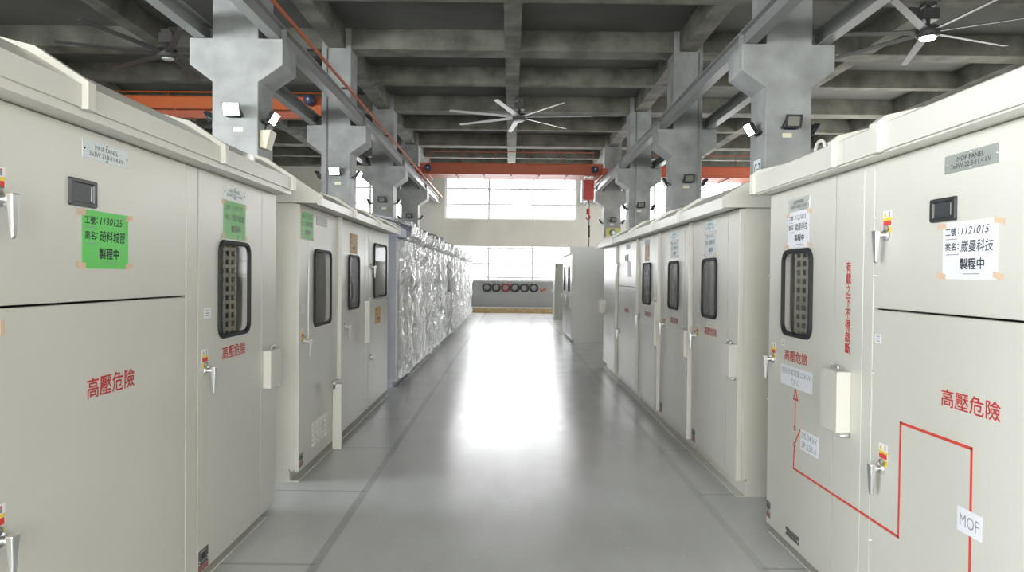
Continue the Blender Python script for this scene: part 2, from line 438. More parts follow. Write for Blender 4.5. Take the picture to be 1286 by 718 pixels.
def display(F, dr, u0, u1, z0, z1, d=0.0):
    mb = MB(); w = .024
    mb.ring_solid(F.rrect(u0, u1, z0, z1, .008, d), F.rrect(u0 + w, u1 - w, z0 + w * .8, z1 - w * .8, .003, d), F.rrect(u0 + .002, u1 - .002, z0 + .002, z1 - .002, .008, d + .012), F.rrect(u0 + w * .8, u1 - w * .8, z0 + w * .6, z1 - w * .6, .003, d + .012), 'plastic')
    o = mb.build('display_unit', dr)
    q = MB(); F.box(q, u0 + w * .8, u1 - w * .8, d, d + .005, z0 + w * .6, z1 - w * .6, 'lcd')
    ue = (u1 - w - .008, u1 - w - .003) if F.side < 0 else (u0 + w + .003, u0 + w + .008)
    F.box(q, ue[0], ue[1], d + .005, d + .0065, z0 + w, z1 - w, 'plate')
    q.build('screen', dr); return o
def lockbox(F, parent, u0, u1, z0, z1, dep, d=0.0, lip=True):
    mb = MB(); F.box(mb, u0, u1, d, d + dep, z0, z1, 'paint', .004)
    o = mb.build('padlock_box', parent)
    h = MB(); um = (u0 + u1) / 2
    h.tube([F.P(um - .035, d + dep * .55, z1), F.P(um - .035, d + dep * .55, z1 + .022), F.P(um + .035, d + dep * .55, z1 + .022), F.P(um + .035, d + dep * .55, z1)], .006, 'chrome', 8)
    h.build('carry_loop', o)
    k = MB(); uk = u0 + .02 if F.side > 0 else u1 - .03
    k.tube([F.P(uk + .03 * F.side * -1, d + .012, z0 - .008), F.P(uk + .03 * F.side * -1, d + dep * .8, z0 - .008)], .009, 'chrome', 8)
    k.build('latch', o)
    return o

def cabinet_shell(F, t, u0, u1, zb, zt, depth=1.25, front=-.03, paint='paint', plinth_in=(0.0, 0.0)):
    """open-fronted sheet-metal box and its channel base"""
    mb = MB(); w = .025
    F.box(mb, u0, u0 + w, -depth, front, zb, zt, paint, .002); F.box(mb, u1 - w, u1, -depth, front, zb, zt, paint, .002)
    F.box(mb, u0 + w, u1 - w, -depth, -depth + w, zb, zt, paint); F.box(mb, u0 + w, u1 - w, -depth + w, front, zb, zb + w, paint); F.box(mb, u0 + w, u1 - w, -depth + w, front, zt - w, zt, paint)
    F.box(mb, u0 + w, u1 - w, -.30, -.29, zb + w, zt - w, 'inside')
    mb.build('cabinet_body', t)
    b = MB(); a, e = u0 + plinth_in[0], u1 - plinth_in[1]; th = .009
    F.box(b, a, e, -depth, .0, 0, th, paint, .002)                                  # floor flange
    F.box(b, a, e, -.075, -.066, th, zb - .012, paint)                             # web
    F.box(b, a, e, -.066, -.035, zb - .012, zb, paint)                              # top flange
    F.box(b, a, e, -depth, -depth + .009, th, zb, paint)
    F.box(b, a, a + .009, -depth + .009, -.075, th, zb, paint); F.box(b, e - .009, e, -depth + .009, -.075, th, zb, paint)
    b.build('base_channel', t)

def canopy(F, t, u0, u1, over, z0, z1, zface, depth=1.25, caps=(), slope=14, paint='paint', capw=.045, chamfer=(.17, .105)):
    """overhanging pitched roof with a deep front lip; caps = u positions of joint covers"""
    tn = math.tan(math.radians(slope)); rd = depth / 2 + .02; bi, bu = chamfer     # steep front chamfer, then a shallow pitch
    rid = z1 + bu + (rd + over - bi) * tn
    prof = [(over, z0), (over, z1), (over - bi, z1 + bu), (-rd, rid), (-depth - .06, z1), (-depth - .06, zface), (0.0, zface), (over - .012, zface), (over - .012, z0)]
    mb = MB(); mb.prism([F.P(u0, d, z) for d, z in prof], [F.P(u1, d, z) for d, z in prof], paint)
    mb.build('roof_canopy', t)
    for c in caps:
        q = MB(); o2 = over + .022; h = .026
        outer = [(o2, z0 - .006), (o2, z1 + .010), (over - bi + .006, z1 + bu + h), (-rd, rid + h)]
        inner = [(-rd, rid - .004), (over - bi, z1 + bu - .004), (over - .004, z1 - .004), (over - .004, z0 - .006)]
        L = outer + inner
        q.prism([F.P(c - capw / 2, d, z) for d, z in L], [F.P(c + capw / 2, d, z) for d, z in L], paint, .002)
        q.build('roof_joint_cover', t)

def notice(F, name, label, cat, u0, u1, z0, z1, paper, d=0.0, lines=None, tape='tape', pouch=False, group=None):
    """taped work-order sheet: paper with its writing, four tape pieces, clear pouch"""
    um = (u0 + u1) / 2
    t = empty(name, F.P(um, d, z0), label, cat, group)
    w = u1 - u0; h = z1 - z0; mb = MB(); F.box(mb, u0, u1, d + .0008, d + .0022, z0, z1, paper); e = d + .0026
    def U(fa, fb):       # fractions from the reader's left
        return (u0 + w * fa, u0 + w * fb) if F.side < 0 else (u1 - w * fa, u1 - w * fb)
    def Z(f): return z0 + h * f
    if lines:
        no, nm = lines
        a, b_ = U(.05, .26); F.text(mb, '工號', a, b_, Z(.76), Z(.90), e, 'ink', .018)
        a, b_ = U(.29, .31); F.box(mb, a, b_, e - .0004, e, Z(.79), Z(.81), 'ink'); F.box(mb, a, b_, e - .0004, e, Z(.86), Z(.88), 'ink')
        a, b_ = U(.36, .86); F.text(mb, no, a, b_, Z(.77), Z(.90), e, 'ink', .012, .25)
        a, b_ = U(.06, .28); F.box(mb, a, b_, e - .0004, e, Z(.695), Z(.71), 'ink_grey')
        a, b_ = U(.05, .26); F.text(mb, '案名', a, b_, Z(.50), Z(.64), e, 'ink', .018)
        a, b_ = U(.29, .31); F.box(mb, a, b_, e - .0004, e, Z(.53), Z(.55), 'ink'); F.box(mb, a, b_, e - .0004, e, Z(.60), Z(.62), 'ink')
        a, b_ = U(.35, .93); F.text(mb, nm, a, b_, Z(.47), Z(.67), e, 'ink', .010, .12)
        a, b_ = U(.06, .32); F.box(mb, a, b_, e - .0004, e, Z(.425), Z(.44), 'ink_grey')
        a, b_ = U(.34, .78); F.text(mb, '製程中', a, b_, Z(.17), Z(.36), e, 'ink', .03)
        a, b_ = U(.40, .70); F.box(mb, a, b_, e - .0004, e, Z(.085), Z(.10), 'ink_grey')
    mb.build('paper_sheet', t)
    if tape:
        for fu, fz in ((0, 1), (1, 1), (0, 0), (1, 0)):
            uu = u0 + w * fu + (-.006 if fu == 0 else .006); zz = z0 + h * fz + (-.012 if fz else .012)
            q = MB(); k = random.uniform(-.006, .006)
            L = [(uu - .026, zz - .011 + k), (uu + .026, zz - .011 - k), (uu + .026, zz + .011 - k), (uu - .026, zz + .011 + k)]
            q.prism([F.P(a, d + .0027, b_) for a, b_ in L], [F.P(a, d + .0034, b_) for a, b_ in L], tape); q.build('tape_piece', t)
    if pouch:
        q = MB(); F.box(q, u0 - .004, u1 + .004, d + .004, d + .005, z0 - .004, z1 + .004, 'film'); q.build('clear_pouch', t)
    return t

def screws(F, dr, pts, d=0.0):
    for u, z in pts:
        q = MB(); q.tube([F.P(u, d, z), F.P(u, d + .008, z)], [.007, .006], 'chrome', 8); q.build('hinge_screw', dr)

L1 = Face(-1, 1.585); R1 = Face(1, 1.65); L2 = Face(-1, 1.62); R2 = Face(1, 1.67)
def cab(F, u0, u1, label, group=None, name='switchgear_cabinet'):
    return empty(name, F.P((u0 + u1) / 2, 0, 0), label, 'cabinet', group)
GL1 = 'switchgear cabinets nearest the camera'
# ------------------------------------------------------------------ near left pair
F = L1
t = cab(F, 1.9, 3.54, 'large two-door metering cabinet at the left edge with green notice and black display', GL1)
cabinet_shell(F, t, 1.90, 3.554, .05, 2.135)
ud = door(F, t, 'upper_door', 2.08, 3.425, 1.492, 2.132)
ld = door(F, t, 'lower_door', 2.08, 3.425, .052, 1.484)
p = MB(); F.box(p, 3.431, 3.553, -.03, .0, .052, 2.132, 'paint', .004); p.build('front_post', t)
p = MB(); F.box(p, 1.90, 2.074, -.03, .0, .052, 2.132, 'paint', .004); p.build('front_post', t)
canopy(F, t, 1.90, 3.554, .108, 2.166, 2.245, 2.136, caps=(2.44,))
nameplate(F, ud, 2.594, 2.904, 2.026, 2.097, ['MOF PANEL', '3ø3W 22.8-11.4 kV'])
display(F, ud, 2.512, 2.675, 1.841, 1.943)
caution(F, ud, 2.165, 1.925); handle(F, ud, 2.168, 1.823)
caution(F, ld, 2.165, .873); handle(F, ld, 2.168, .765)
lettering(F, ld, '高壓危險', 2.627, 2.958, 1.122, 1.20)
p = MB(); F.box(p, 2.12, 2.192, .0, .0012, 1.40, 1.448, 'white'); F.box(p, 2.180, 2.1975, .0012, .0018, 1.40, 1.448, 'tape'); p.build('taped_slip', ld)
notice(F, 'notice_sheet', 'green work-order sheet taped under the black display on the left metering cabinet', 'notice', 2.594, 2.905, 1.614, 1.834, 'green', lines=('1130125', '琦料城管'))
t = cab(F, 3.56, 4.74, 'near left single-door cabinet with dark window under a green notice', GL1)
cabinet_shell(F, t, 3.559, 4.745, .05, 2.135, plinth_in=(0, .16))
w = (3.82, 4.225, 1.262, 1.765, .05)
dr = door(F, t, 'front_door', 3.565, 4.463, .052, 2.132, w)
window_in(F, dr, *w, screen=(3.80, 4.12, .08))
hp = door(F, t, 'hinge_panel', 4.469, 4.743, .052, 2.132)
canopy(F, t, 3.558, 4.75, .108, 2.166, 2.245, 2.136, caps=(3.60, 4.726))
nameplate(F, dr, 3.867, 4.176, 2.020, 2.091, ['LBS PANEL', '3ø3W 22.8-11.4 kV'])
lettering(F, dr, '高壓危險', 3.862, 4.198, 1.124, 1.196)
caution(F, dr, 3.642, 1.206); handle(F, dr, 3.645, 1.096)
small_sticker(F, dr, 3.634, 3.711, 1.365, 1.419)
data_plate(F, dr, 3.576, 3.690, .058, .169)
lockbox(F, hp, 4.50, 4.72, .862, 1.108, .052)
notice(F, 'notice_sheet', 'creased green notice in a clear pouch above the near left cabinet window', 'notice', 3.87, 4.184, 1.797, 2.008, 'green', lines=('1130125', '琦料城管'), pouch=True)
# ------------------------------------------------------------------ near right pair
F = R1
t = cab(F, 1.9, 3.27, 'large two-door metering cabinet at the right edge with white notice and red line', GL1)
cabinet_shell(F, t, 1.85, 3.272, .05, 2.135)
ud = door(F, t, 'upper_door', 1.95, 3.176, 1.474, 2.132)
ld = door(F, t, 'lower_door', 1.95, 3.176, .052, 1.466)
p = MB(); F.box(p, 3.182, 3.271, -.03, .0, .052, 2.132, 'paint', .004); post = p.build('front_post', t)
p = MB(); F.box(p, 1.85, 1.944, -.03, .0, .052, 2.132, 'paint', .004); p.build('front_post', t)
canopy(F, t, 1.85, 3.272, .10, 2.142, 2.252, 2.134, caps=(2.97,), capw=.07, chamfer=(.02, .012))
nameplate(F, ud, 2.369, 2.667, 2.003, 2.071, ['MOF PANEL', '3ø3W 22.8-11.4 kV'], 'steel_plate')
display(F, ud, 2.590, 2.745, 1.824, 1.916)
caution(F, ud, 3.070, 1.905); handle(F, ud, 3.074, 1.798)
caution(F, ld, 3.073, .880); handle(F, ld, 3.080, .770)
lettering(F, ld, '高壓危險', 2.341, 2.664, 1.125, 1.192)
p = MB(); F.line(p, [(3.170, .514), (2.943, .516), (2.939, 1.0), (2.485, 1.003), (2.483, .20)], .012, .0, 'red_line'); p.build('red_mimic_line', ld)
p = MB(); F.box(p, 2.422, 2.555, .0008, .0022, .690, .778, 'white'); F.text(p, 'MOF', 2.437, 2.540, .712, .756, .0026, 'ink_grey'); p.build('circuit_label', ld)
small_sticker(F, ld, 3.105, 3.157, 1.318, 1.358)
p = MB(); F.line(p, [(3.265, .513), (3.188, .514)], .012, .0, 'red_line'); p.build('red_mimic_line', post)
screws(F, ud, [(3.165, 1.62), (3.165, 1.88)]); screws(F, ld, [(3.165, 1.18), (3.165, .42)])
notice(F, 'notice_sheet', 'white work-order sheet taped under the black display on the right metering cabinet', 'notice', 2.369, 2.670, 1.606, 1.818, 'white', lines=('1121015', '崴曼科技'))
t = cab(F, 3.28, 4.47, 'near right single-door cabinet with dark window, white notice and red arrow diagram', GL1)
cabinet_shell(F, t, 3.274, 4.455, .05, 2.135, plinth_in=(0, .03))
w = (3.835, 4.205, 1.285, 1.755, .055)
dr = door(F, t, 'front_door', 3.561, 4.453, .052, 2.132, w)
window_in(F, dr, *w, screen=(3.80, 4.12, .08))
hp = door(F, t, 'hinge_panel', 3.276, 3.555, .052, 2.132)
canopy(F, t, 3.275, 4.50, .10, 2.142, 2.252, 2.134, caps=(3.375, 4.476), chamfer=(.02, .012))
nameplate(F, dr, 3.870, 4.160, 1.997, 2.069, ['LBS PANEL', '3ø3W 22.8-11.4 kV'], 'steel_plate')
lettering(F, dr, '高壓危險', 3.869, 4.193, 1.118, 1.184)
lettering(F, hp, '\n'.join('有載之下不得啟斷'), 3.388, 3.440, 1.24, 1.688, bold=.0025)
caution(F, dr, 4.372, 1.205); handle(F, dr, 4.382, 1.100)
small_sticker(F, dr, 4.20, 4.25, 1.20, 1.24)
data_plate(F, dr, 4.385, 4.448, .092, .195); data_plate(F, dr, 3.95, 4.136, .090, .137, False)
p = MB(); F.box(p, 3.803, 4.246, .0008, .0022, .972, 1.090, 'white')
F.text(p, '目前供電電壓22.8 kV', 3.823, 4.228, 1.040, 1.076, .0026, 'ink_grey'); F.text(p, 'T.P.C', 3.975, 4.085, .988, 1.020, .0026, 'ink_grey'); p.build('circuit_label', dr)
p = MB(); F.box(p, 3.716, 3.944, .0008, .0022, .643, .757, 'white')
F.text(p, 'DS 24 kV', 3.733, 3.927, .710, .744, .0026, 'ink_grey'); F.text(p, '3P 630 A', 3.733, 3.927, .656, .690, .0026, 'ink_grey'); p.build('circuit_label', dr)
p = MB()
F.line(p, [(4.025, .908), (4.027, .752)], .011, 0, 'red_line'); F.line(p, [(4.052, .908), (3.996, .908), (4.024, .966), (4.052, .908)], .009, 0, 'red_line')
for zc in (.742, .648):
    L = [(4.028 + .012 * math.cos(2 * PI * k / 12), zc + .012 * math.sin(2 * PI * k / 12)) for k in range(13)]; F.line(p, L, .006, 0, 'red_line')
F.line(p, [(4.022, .660), (3.950, .750)], .011, 0, 'red_line'); F.line(p, [(4.030, .636), (4.040, .507), (3.567, .511)], .012, 0, 'red_line'); p.build('red_arrow_diagram', dr)
p = MB(); F.line(p, [(3.549, .511), (3.282, .513)], .012, 0, 'red_line'); p.build('red_mimic_line', hp)
lockbox(F, hp, 3.37, 3.552, .858, 1.155, .07)
screws(F, dr, [(4.44, .84), (4.44, 1.62)])
p = MB(); p.tube([F.P(3.80 + .06 * math.cos(PI * k / 10), -.02, 2.30 + .05 * math.sin(PI * k / 10)) for k in range(11)], .009, 'paint', 8); p.build('lifting_eye', t)
notice(F, 'notice_sheet', 'white notice sheet above the window of the near right cabinet', 'notice', 3.873, 4.170, 1.782, 1.990, 'white', lines=('1121015', '崴曼科技'))
# ------------------------------------------------------------------ second left row (three units)
F = L2; GL2 = 'cabinets of the second left row'
kz = dict(z0=2.134, z1=2.195, zface=2.147)
t = cab(F, 5.385, 6.62, 'left cabinet with louvre slots and a green notice beside its top plate', GL2)
cabinet_shell(F, t, 5.385, 6.615, .095, 2.146)
w = (5.765, 6.265, 1.185, 1.790, .05)
dr = door(F, t, 'front_door', 5.387, 6.575, .080, 2.140, w)
# raised sub-panel around the window
p = MB(); o = lambda a, b_, c, e, d: [F.P(a, d, c), F.P(b_, d, c), F.P(b_, d, e), F.P(a, d, e)]
p.ring_solid(o(5.62, 6.37, 1.085, 1.862, 0), F.rrect(*w, 0), o(5.622, 6.368, 1.087, 1.860, .006), F.rrect(*w, .006), 'paint'); p.build('window_surround', dr)
window_in(F, dr, *w, d1=.006)
nameplate(F, dr, 5.84, 6.18, 2.012, 2.090, ['', ''], 'plate_grey')
caution(F, dr, 5.475, 1.178); handle(F, dr, 5.52, 1.075)
small_sticker(F, dr, 5.45, 5.52, 1.30, 1.36)
data_plate(F, dr, 5.40, 5.51, .10, .205)
for c in range(4):
    for r in range(5):
        p = MB(); u = 5.745 + c * .13; z = .185 + r * .042
        t0 = [F.P(u, 0, z), F.P(u + .085, 0, z), F.P(u + .085, .014, z), F.P(u, .014, z), F.P(u + .010, 0, z + .026), F.P(u + .075, 0, z + .026), F.P(u + .075, .003, z + .026), F.P(u + .010, .003, z + .026)]
        p.hexa(t0, 'paint'); F.box(p, u + .008, u + .077, .002, .013, z - .0025, z, 'hole'); p.build('louvre_slot', dr)
p = MB(); F.box(p, 6.582, 6.612, -.03, .035, .62, 2.14, 'paint', .004); F.box(p, 6.40, 6.44, 0.002, .085, .0, .60, 'paint', .006); F.box(p, 6.40, 6.612, 0.001, .030, .55, .62, 'paint', .004); p.build('edge_post', t)
canopy(F, t, 5.36, 6.616, .15, **kz, caps=(5.385, 6.59))
notice(F, 'notice_sheet', 'green notice in a glossy pouch on the left cabinet with louvre slots', 'notice', 5.41, 5.745, 1.875, 2.092, 'green', lines=('1130125', '琦料城管'), pouch=True)
t = cab(F, 6.62, 8.0, 'left cabinet with narrow window under an orange notice, middle of its row', GL2)
cabinet_shell(F, t, 6.62, 7.995, .095, 2.146)
w = (7.01, 7.46, 1.265, 1.785, .06)
dr = door(F, t, 'front_door', 6.625, 7.76, .080, 2.140, w); window_in(F, dr, *w, filmy=True, d1=0)
hp = door(F, t, 'hinge_panel', 7.766, 7.985, .080, 2.140)
handle(F, dr, 6.87, 1.088); small_sticker(F, dr, 6.80, 6.87, 1.37, 1.43)
lockbox(F, hp, 7.80, 7.97, .835, 1.31, .06)
canopy(F, t, 6.62, 7.996, .15, **kz, caps=(7.88,))
notice(F, 'notice_sheet', 'orange and white notice above the narrow window in the second left row', 'notice', 7.06, 7.39, 1.82, 2.02, 'orange_paper', lines=('', ''), tape=None, pouch=True)
t = cab(F, 8.0, 9.3, 'left cabinet with wide upper window and orange notice on its lower door', GL2)
cabinet_shell(F, t, 8.0, 9.29, .095, 2.146)
w = (8.31, 9.09, 1.345, 1.965, .05)
ud = door(F, t, 'upper_door', 8.005, 9.285, 1.312, 2.140, w); window_in(F, ud, *w)
ld = door(F, t, 'lower_door', 8.005, 9.285, .080, 1.304)
p = MB(); F.box(p, 8.05, 8.17, 0, .006, 1.74, 2.00, 'plate'); p.build('tall_label', ud)
handle(F, ud, 8.14, 1.69); handle(F, ld, 8.14, .64)
canopy(F, t, 8.0, 9.29, .15, **kz, caps=(9.20,))
notice(F, 'notice_sheet', 'small orange notice on the lower door at the far end of the second left row', 'notice', 8.41, 8.77, 1.01, 1.215, 'orange_paper', lines=('', ''), tape=None)
# ------------------------------------------------------------------ second right row (five units)
F = R2; GR2 = 'cabinets of the second right row'
kz = dict(z0=2.108, z1=2.190, zface=2.118)
def r2_unit(u0, u1, split, label, nm):
    t = cab(F, u0, u1, label, GR2)
    cabinet_shell(F, t, u0, u1, .13, 2.117, front=-.04)
    hp = door(F, t, 'hinge_panel', u0 + (.026 if nm > 1 else .003), split - .003, .115, 2.112, d0=-.04) if split else None
    return t, hp
t, hp = r2_unit(5.115, 6.43, 5.385, 'right cabinet at the near end of its row, filmed window with dark inner frame', 1)
w = (5.665, 6.055, 1.285, 1.750, .05)
dr = door(F, t, 'front_door', 5.388, 6.395, .115, 2.112, w, -.04); window_in(F, dr, *w, filmy=True, screen=(5.66, 5.80, .075))
nameplate(F, dr, 5.70, 6.03, 1.995, 2.08, ['LBS PANEL', '3ø3W 22.8-11.4 kV'])
lettering(F, dr, '高壓危險', 5.65, 6.0, 1.125, 1.190)
caution(F, dr, 6.225, 1.19); handle(F, dr, 6.30, 1.088, flip=-1); small_sticker(F, dr, 6.17, 6.24, 1.30, 1.36); data_plate(F, dr, 6.26, 6.37, .125, .235)
lockbox(F, hp, 5.13, 5.33, .875, 1.115, .06)
canopy(F, t, 5.08, 6.434, .14, **kz, caps=(6.40,))
notice(F, 'notice_sheet', 'pale notice over the filmed window of the near cabinet in the second right row', 'notice', 5.705, 6.005, 1.785, 1.99, 'white', lines=('1121015', '崴曼科技'), pouch=True)
def edge_trim(t, u):
    p = MB(); F.box(p, u + .004, u + .022, -.03, .032, .115, 2.112, 'paint', .003); p.build('edge_trim', t)
t, hp = r2_unit(6.44, 7.79, 6.705, 'right cabinet second from its near end, window half dark and half crinkled film', 2)
edge_trim(t, 6.44)
w = (6.945, 7.34, 1.300, 1.755, .05)
dr = door(F, t, 'front_door', 6.708, 7.755, .115, 2.112, w, -.04); window_in(F, dr, *w, filmy=True)
nameplate(F, dr, 6.99, 7.31, 1.99, 2.07, ['LBS PANEL', '3ø3W 22.8-11.4 kV'])
lettering(F, dr, '高壓危險', 6.955, 7.295, 1.14, 1.20)
caution(F, dr, 7.55, 1.20); handle(F, dr, 7.58, 1.10, flip=-1); small_sticker(F, dr, 7.50, 7.57, 1.32, 1.39); data_plate(F, dr, 7.62, 7.73, .125, .235)
lockbox(F, hp, 6.48, 6.68, .875, 1.115, .06)
canopy(F, t, 6.437, 7.794, .14, **kz, caps=(7.56,))
notice(F, 'notice_sheet', 'shiny white notice above the half-dark window in the second right row', 'notice', 6.99, 7.29, 1.805, 1.985, 'white', lines=('1121015', '崴曼科技'), pouch=True)
t, hp = r2_unit(7.80, 9.12, 8.06, 'right cabinet in mid row with a window full of crinkled film under brown notice', 3)
edge_trim(t, 7.80)
w = (8.335, 8.775, 1.295, 1.765, .05)
dr = door(F, t, 'front_door', 8.063, 9.085, .115, 2.112, w, -.04); window_in(F, dr, *w, filmy=True)
nameplate(F, dr, 8.41, 8.71, 2.00, 2.07, ['LBS PANEL', '3ø3W 22.8-11.4 kV'], 'plate_grey')
lettering(F, dr, '高壓危險', 8.31, 8.66, 1.13, 1.19); lettering(F, hp, '\n'.join('有載之下不得啟斷'), 7.99, 8.045, .78, 1.25, bold=.002)
handle(F, dr, 9.02, 1.10, flip=-1); small_sticker(F, dr, 8.93, 9.0, 1.30, 1.37)
lockbox(F, hp, 7.84, 8.01, .85, 1.33, .06)
canopy(F, t, 7.797, 9.128, .14, **kz, caps=(9.02,))
notice(F, 'notice_sheet', 'brown-edged white notice above the fully crinkled window in the second right row', 'notice', 8.43, 8.70, 1.80, 1.995, 'brown_paper', tape=None, pouch=True)
t, hp = r2_unit(9.14, 10.90, None, 'right two-door metering cabinet with small display, fourth in its row', 4)
edge_trim(t, 9.14)
ud = door(F, t, 'upper_door', 9.20, 10.86, 1.476, 2.112, None, -.04); ld = door(F, t, 'lower_door', 9.20, 10.86, .115, 1.468, None, -.04)
nameplate(F, ud, 9.80, 10.12, 2.0, 2.075, ['MOF PANEL', '3ø3W 22.8-11.4 kV'], 'plate_grey')
display(F, ud, 9.98, 10.15, 1.83, 1.93); handle(F, ud, 10.74, 1.79, flip=-1); handle(F, ld, 10.62, .79, flip=-1)
lettering(F, ld, '高壓危險', 9.85, 10.2, 1.10, 1.165); small_sticker(F, ld, 10.50, 10.57, 1.28, 1.33)
canopy(F, t, 9.132, 10.914, .14, **kz, caps=(10.60,))
notice(F, 'notice_sheet', 'curled white sheet with brown edges beside a small display on the right row', 'notice', 9.72, 9.98, 1.61, 1.83, 'white', tape='brown_paper')
t, hp = r2_unit(10.93, 12.50, 11.20, 'plain right cabinet at the far end of its row, padlock box on far edge', 5)
edge_trim(t, 10.93)
dr = door(F, t, 'front_door', 11.203, 12.30, .115, 2.112, None, -.04)
p = MB(); F.box(p, 12.306, 12.497, -.04, 0, .115, 2.112, 'paint', .004); p.build('front_post', t)
lockbox(F, dr, 12.22, 12.45, .98, 1.20, .11); small_sticker(F, dr, 11.75, 11.83, .60, .75)
canopy(F, t, 10.918, 12.50, .14, **kz, caps=(12.44,))

# ------------------------------------------------------------------ wrapped cabinets (thirteen) on the left
F = Face(-1, 1.60)
def wrap_film(t, u0, u1, seed, win=None, near=False):
    prof = [(.02, .14), (.02, 2.09), (.135, 2.12), (.15, 2.26), (.0, 2.34), (-.62, 2.50)]
    pts = []
    for (a, b_) in zip(prof, prof[1:]):
        L = math.hypot(b_[0] - a[0], b_[1] - a[1]); n = max(2, int(L / .04))
        pts += [(a[0] + (b_[0] - a[0]) * k / n, a[1] + (b_[1] - a[1]) * k / n) for k in range(n)]
    pts.append(prof[-1]); nu = 34; V = []; idx = {}; fs = []
    for i in range(nu + 1):
        u = u0 + (u1 - u0) * i / nu
        for j, (d, z) in enumerate(pts):
            q = Vector((u * 3.2 + .8 * noise.noise(Vector((u * 1.5, z * 1.5, seed + 5))), z * .9 + 1.6 * noise.noise(Vector((u * 1.2, z * 1.2, seed))), seed * 3.1))
            k = abs(noise.noise(q)) * .130 + abs(noise.noise(q * 2.4)) * .060 + abs(noise.noise(q * 5)) * .022
            sag = .012 * math.sin((u - u0) / (u1 - u0) * PI)
            ed = min(1, min(u - u0, u1 - u) / .09); ed = ed * ed * (3 - 2 * ed)
            e = (k + sag) * ed if z < 2.12 else k * .9
            V.append(F.P(u, d + e if z < 2.3 else d, z + (k * .8 if z > 2.1 else 0)))
    n = len(pts)
    for i in range(nu):
        for j in range(n - 1):
            if win:
                uu = u0 + (u1 - u0) * (i + .5) / nu; zz = pts[j][1]
                if win[0] < uu < win[1] and win[2] < zz < win[3]: continue
            fs.append((i * n + j, i * n + j + 1, (i + 1) * n + j + 1, (i + 1) * n + j))
    mb = MB(); mb.faces(V, fs, 'wrap'); return mb.build('plastic_wrap', t)
ordn = ['first', 'second', 'third', 'fourth', 'fifth', 'sixth', 'seventh', 'eighth', 'ninth', 'tenth', 'eleventh', 'twelfth', 'last']
WP = 1.365
for k in range(13):
    u0 = 9.95 + k * WP; u1 = u0 + WP - .02
    lab = {0: 'cabinet wrapped in shiny clear film, nearest of the wrapped row, blue-grey side showing', 12: 'film-wrapped cabinet at the far end of the wrapped row, nearest the end wall'}.get(k, 'film-wrapped cabinet, %s from the near end of the wrapped left row' % ordn[k])
    if k in (5, 8): lab = 'film-wrapped cabinet with a bare dark window, %s from the near end' % ordn[k]
    t = cab(F, u0, u1, lab, 'film-wrapped cabinets along the left', 'wrapped_cabinet')
    pn = 'paint_blue' if k == 0 else 'paint_grey'
    cabinet_shell(F, t, u0, u1, .10, 2.135, paint=pn)
    w = (u0 + .42, u0 + .86, 1.25, 1.86, .04) if k in (1, 3, 5, 8, 10) else None
    dr = door(F, t, 'front_door', u0 + .005, u1 - .26, .09, 2.13, w, paint='paint_grey'); hp = door(F, t, 'hinge_panel', u1 - .254, u1 - .005, .09, 2.13, paint='paint_grey')
    if w: window_in(F, dr, *w)
    handle(F, dr, u0 + .10, 1.08)
    canopy(F, t, u0 - .006, u1 + .006, .12, 2.14, 2.235, 2.137, paint=pn, caps=(u1 - .01,))
    wrap_film(t, u0 - .005, u1 + .005, k, (w[0] - .30, w[1] + .08, w[2] - .08, w[3] + .08) if k in (5, 8) else None)
    if k == 0:
        mb = MB(); V = []; fs = []; nx, nz = 24, 36
        for i in range(nx + 1):
            for j in range(nz + 1):
                x = -1.2 + 1.22 * i / nx; z = .14 + 2.2 * j / nz
                e = .012 + .02 * abs(noise.noise(Vector((x * 4, z * 3, 9.3)))) * (1.6 if z > 1.9 or (z < 1 and x > -.3) else .35)
                P = F.P(u0 - e - .005, x, z); V.append(P)
        for i in range(nx):
            for j in range(nz): fs.append((i * (nz + 1) + j, i * (nz + 1) + j + 1, (i + 1) * (nz + 1) + j + 1, (i + 1) * (nz + 1) + j))
        M['sidefilm'] = glassy('side_film', (.5, .52, .56), .72, .1, .6, (4, 4, 2))
        mb.faces(V, fs, 'sidefilm'); mb.build('side_wrap', t)

# ------------------------------------------------------------------ far right cabinets
F = Face(1, 1.50); GR3 = 'grey cabinets beyond the right rows'
for k, (u0, lab) in enumerate(((17.12, 'grey cabinet standing apart beyond the right row, its tall side facing the camera'), (18.58, 'grey cabinet directly behind the freestanding one on the right'))):
    u1 = u0 + 1.44; t = cab(F, u0, u1, lab, GR3)
    cabinet_shell(F, t, u0, u1, .07, 2.165, depth=1.4, paint='paint_grey')
    w = (u0 + .55, u0 + .92, 1.25, 1.86, .04)
    dr = door(F, t, 'front_door', u0 + .28, u1 - .02, .06, 2.16, w, paint='paint_grey'); window_in(F, dr, *w); hp = door(F, t, 'hinge_panel', u0 + .004, u0 + .274, .06, 2.16, paint='paint_grey')
    handle(F, dr, u1 - .12, 1.12, flip=-1); lockbox(F, hp, u0 + .03, u0 + .22, .86, 1.10, .06)
    mb = MB(); F.box(mb, u0 - .01, u1 + .005, -1.43, .05, 2.165, 2.345, 'paint_grey', .006); mb.build('roof_canopy', t)
F = Face(1, 1.66); t = cab(F, 26.05, 27.3, 'plain grey-green cabinet close to the end wall on the right, lower and without roof', None)
M['paint_olive'] = mat('grey_green_coat', (.36, .38, .33), .4, 0, .5, .03, 2)
cabinet_shell(F, t, 26.05, 27.3, .07, 2.12, depth=1.3, paint='paint_olive'); dr = door(F, t, 'front_door', 26.06, 27.29, .06, 2.115, paint='paint_olive'); handle(F, dr, 27.15, 1.1, flip=-1)

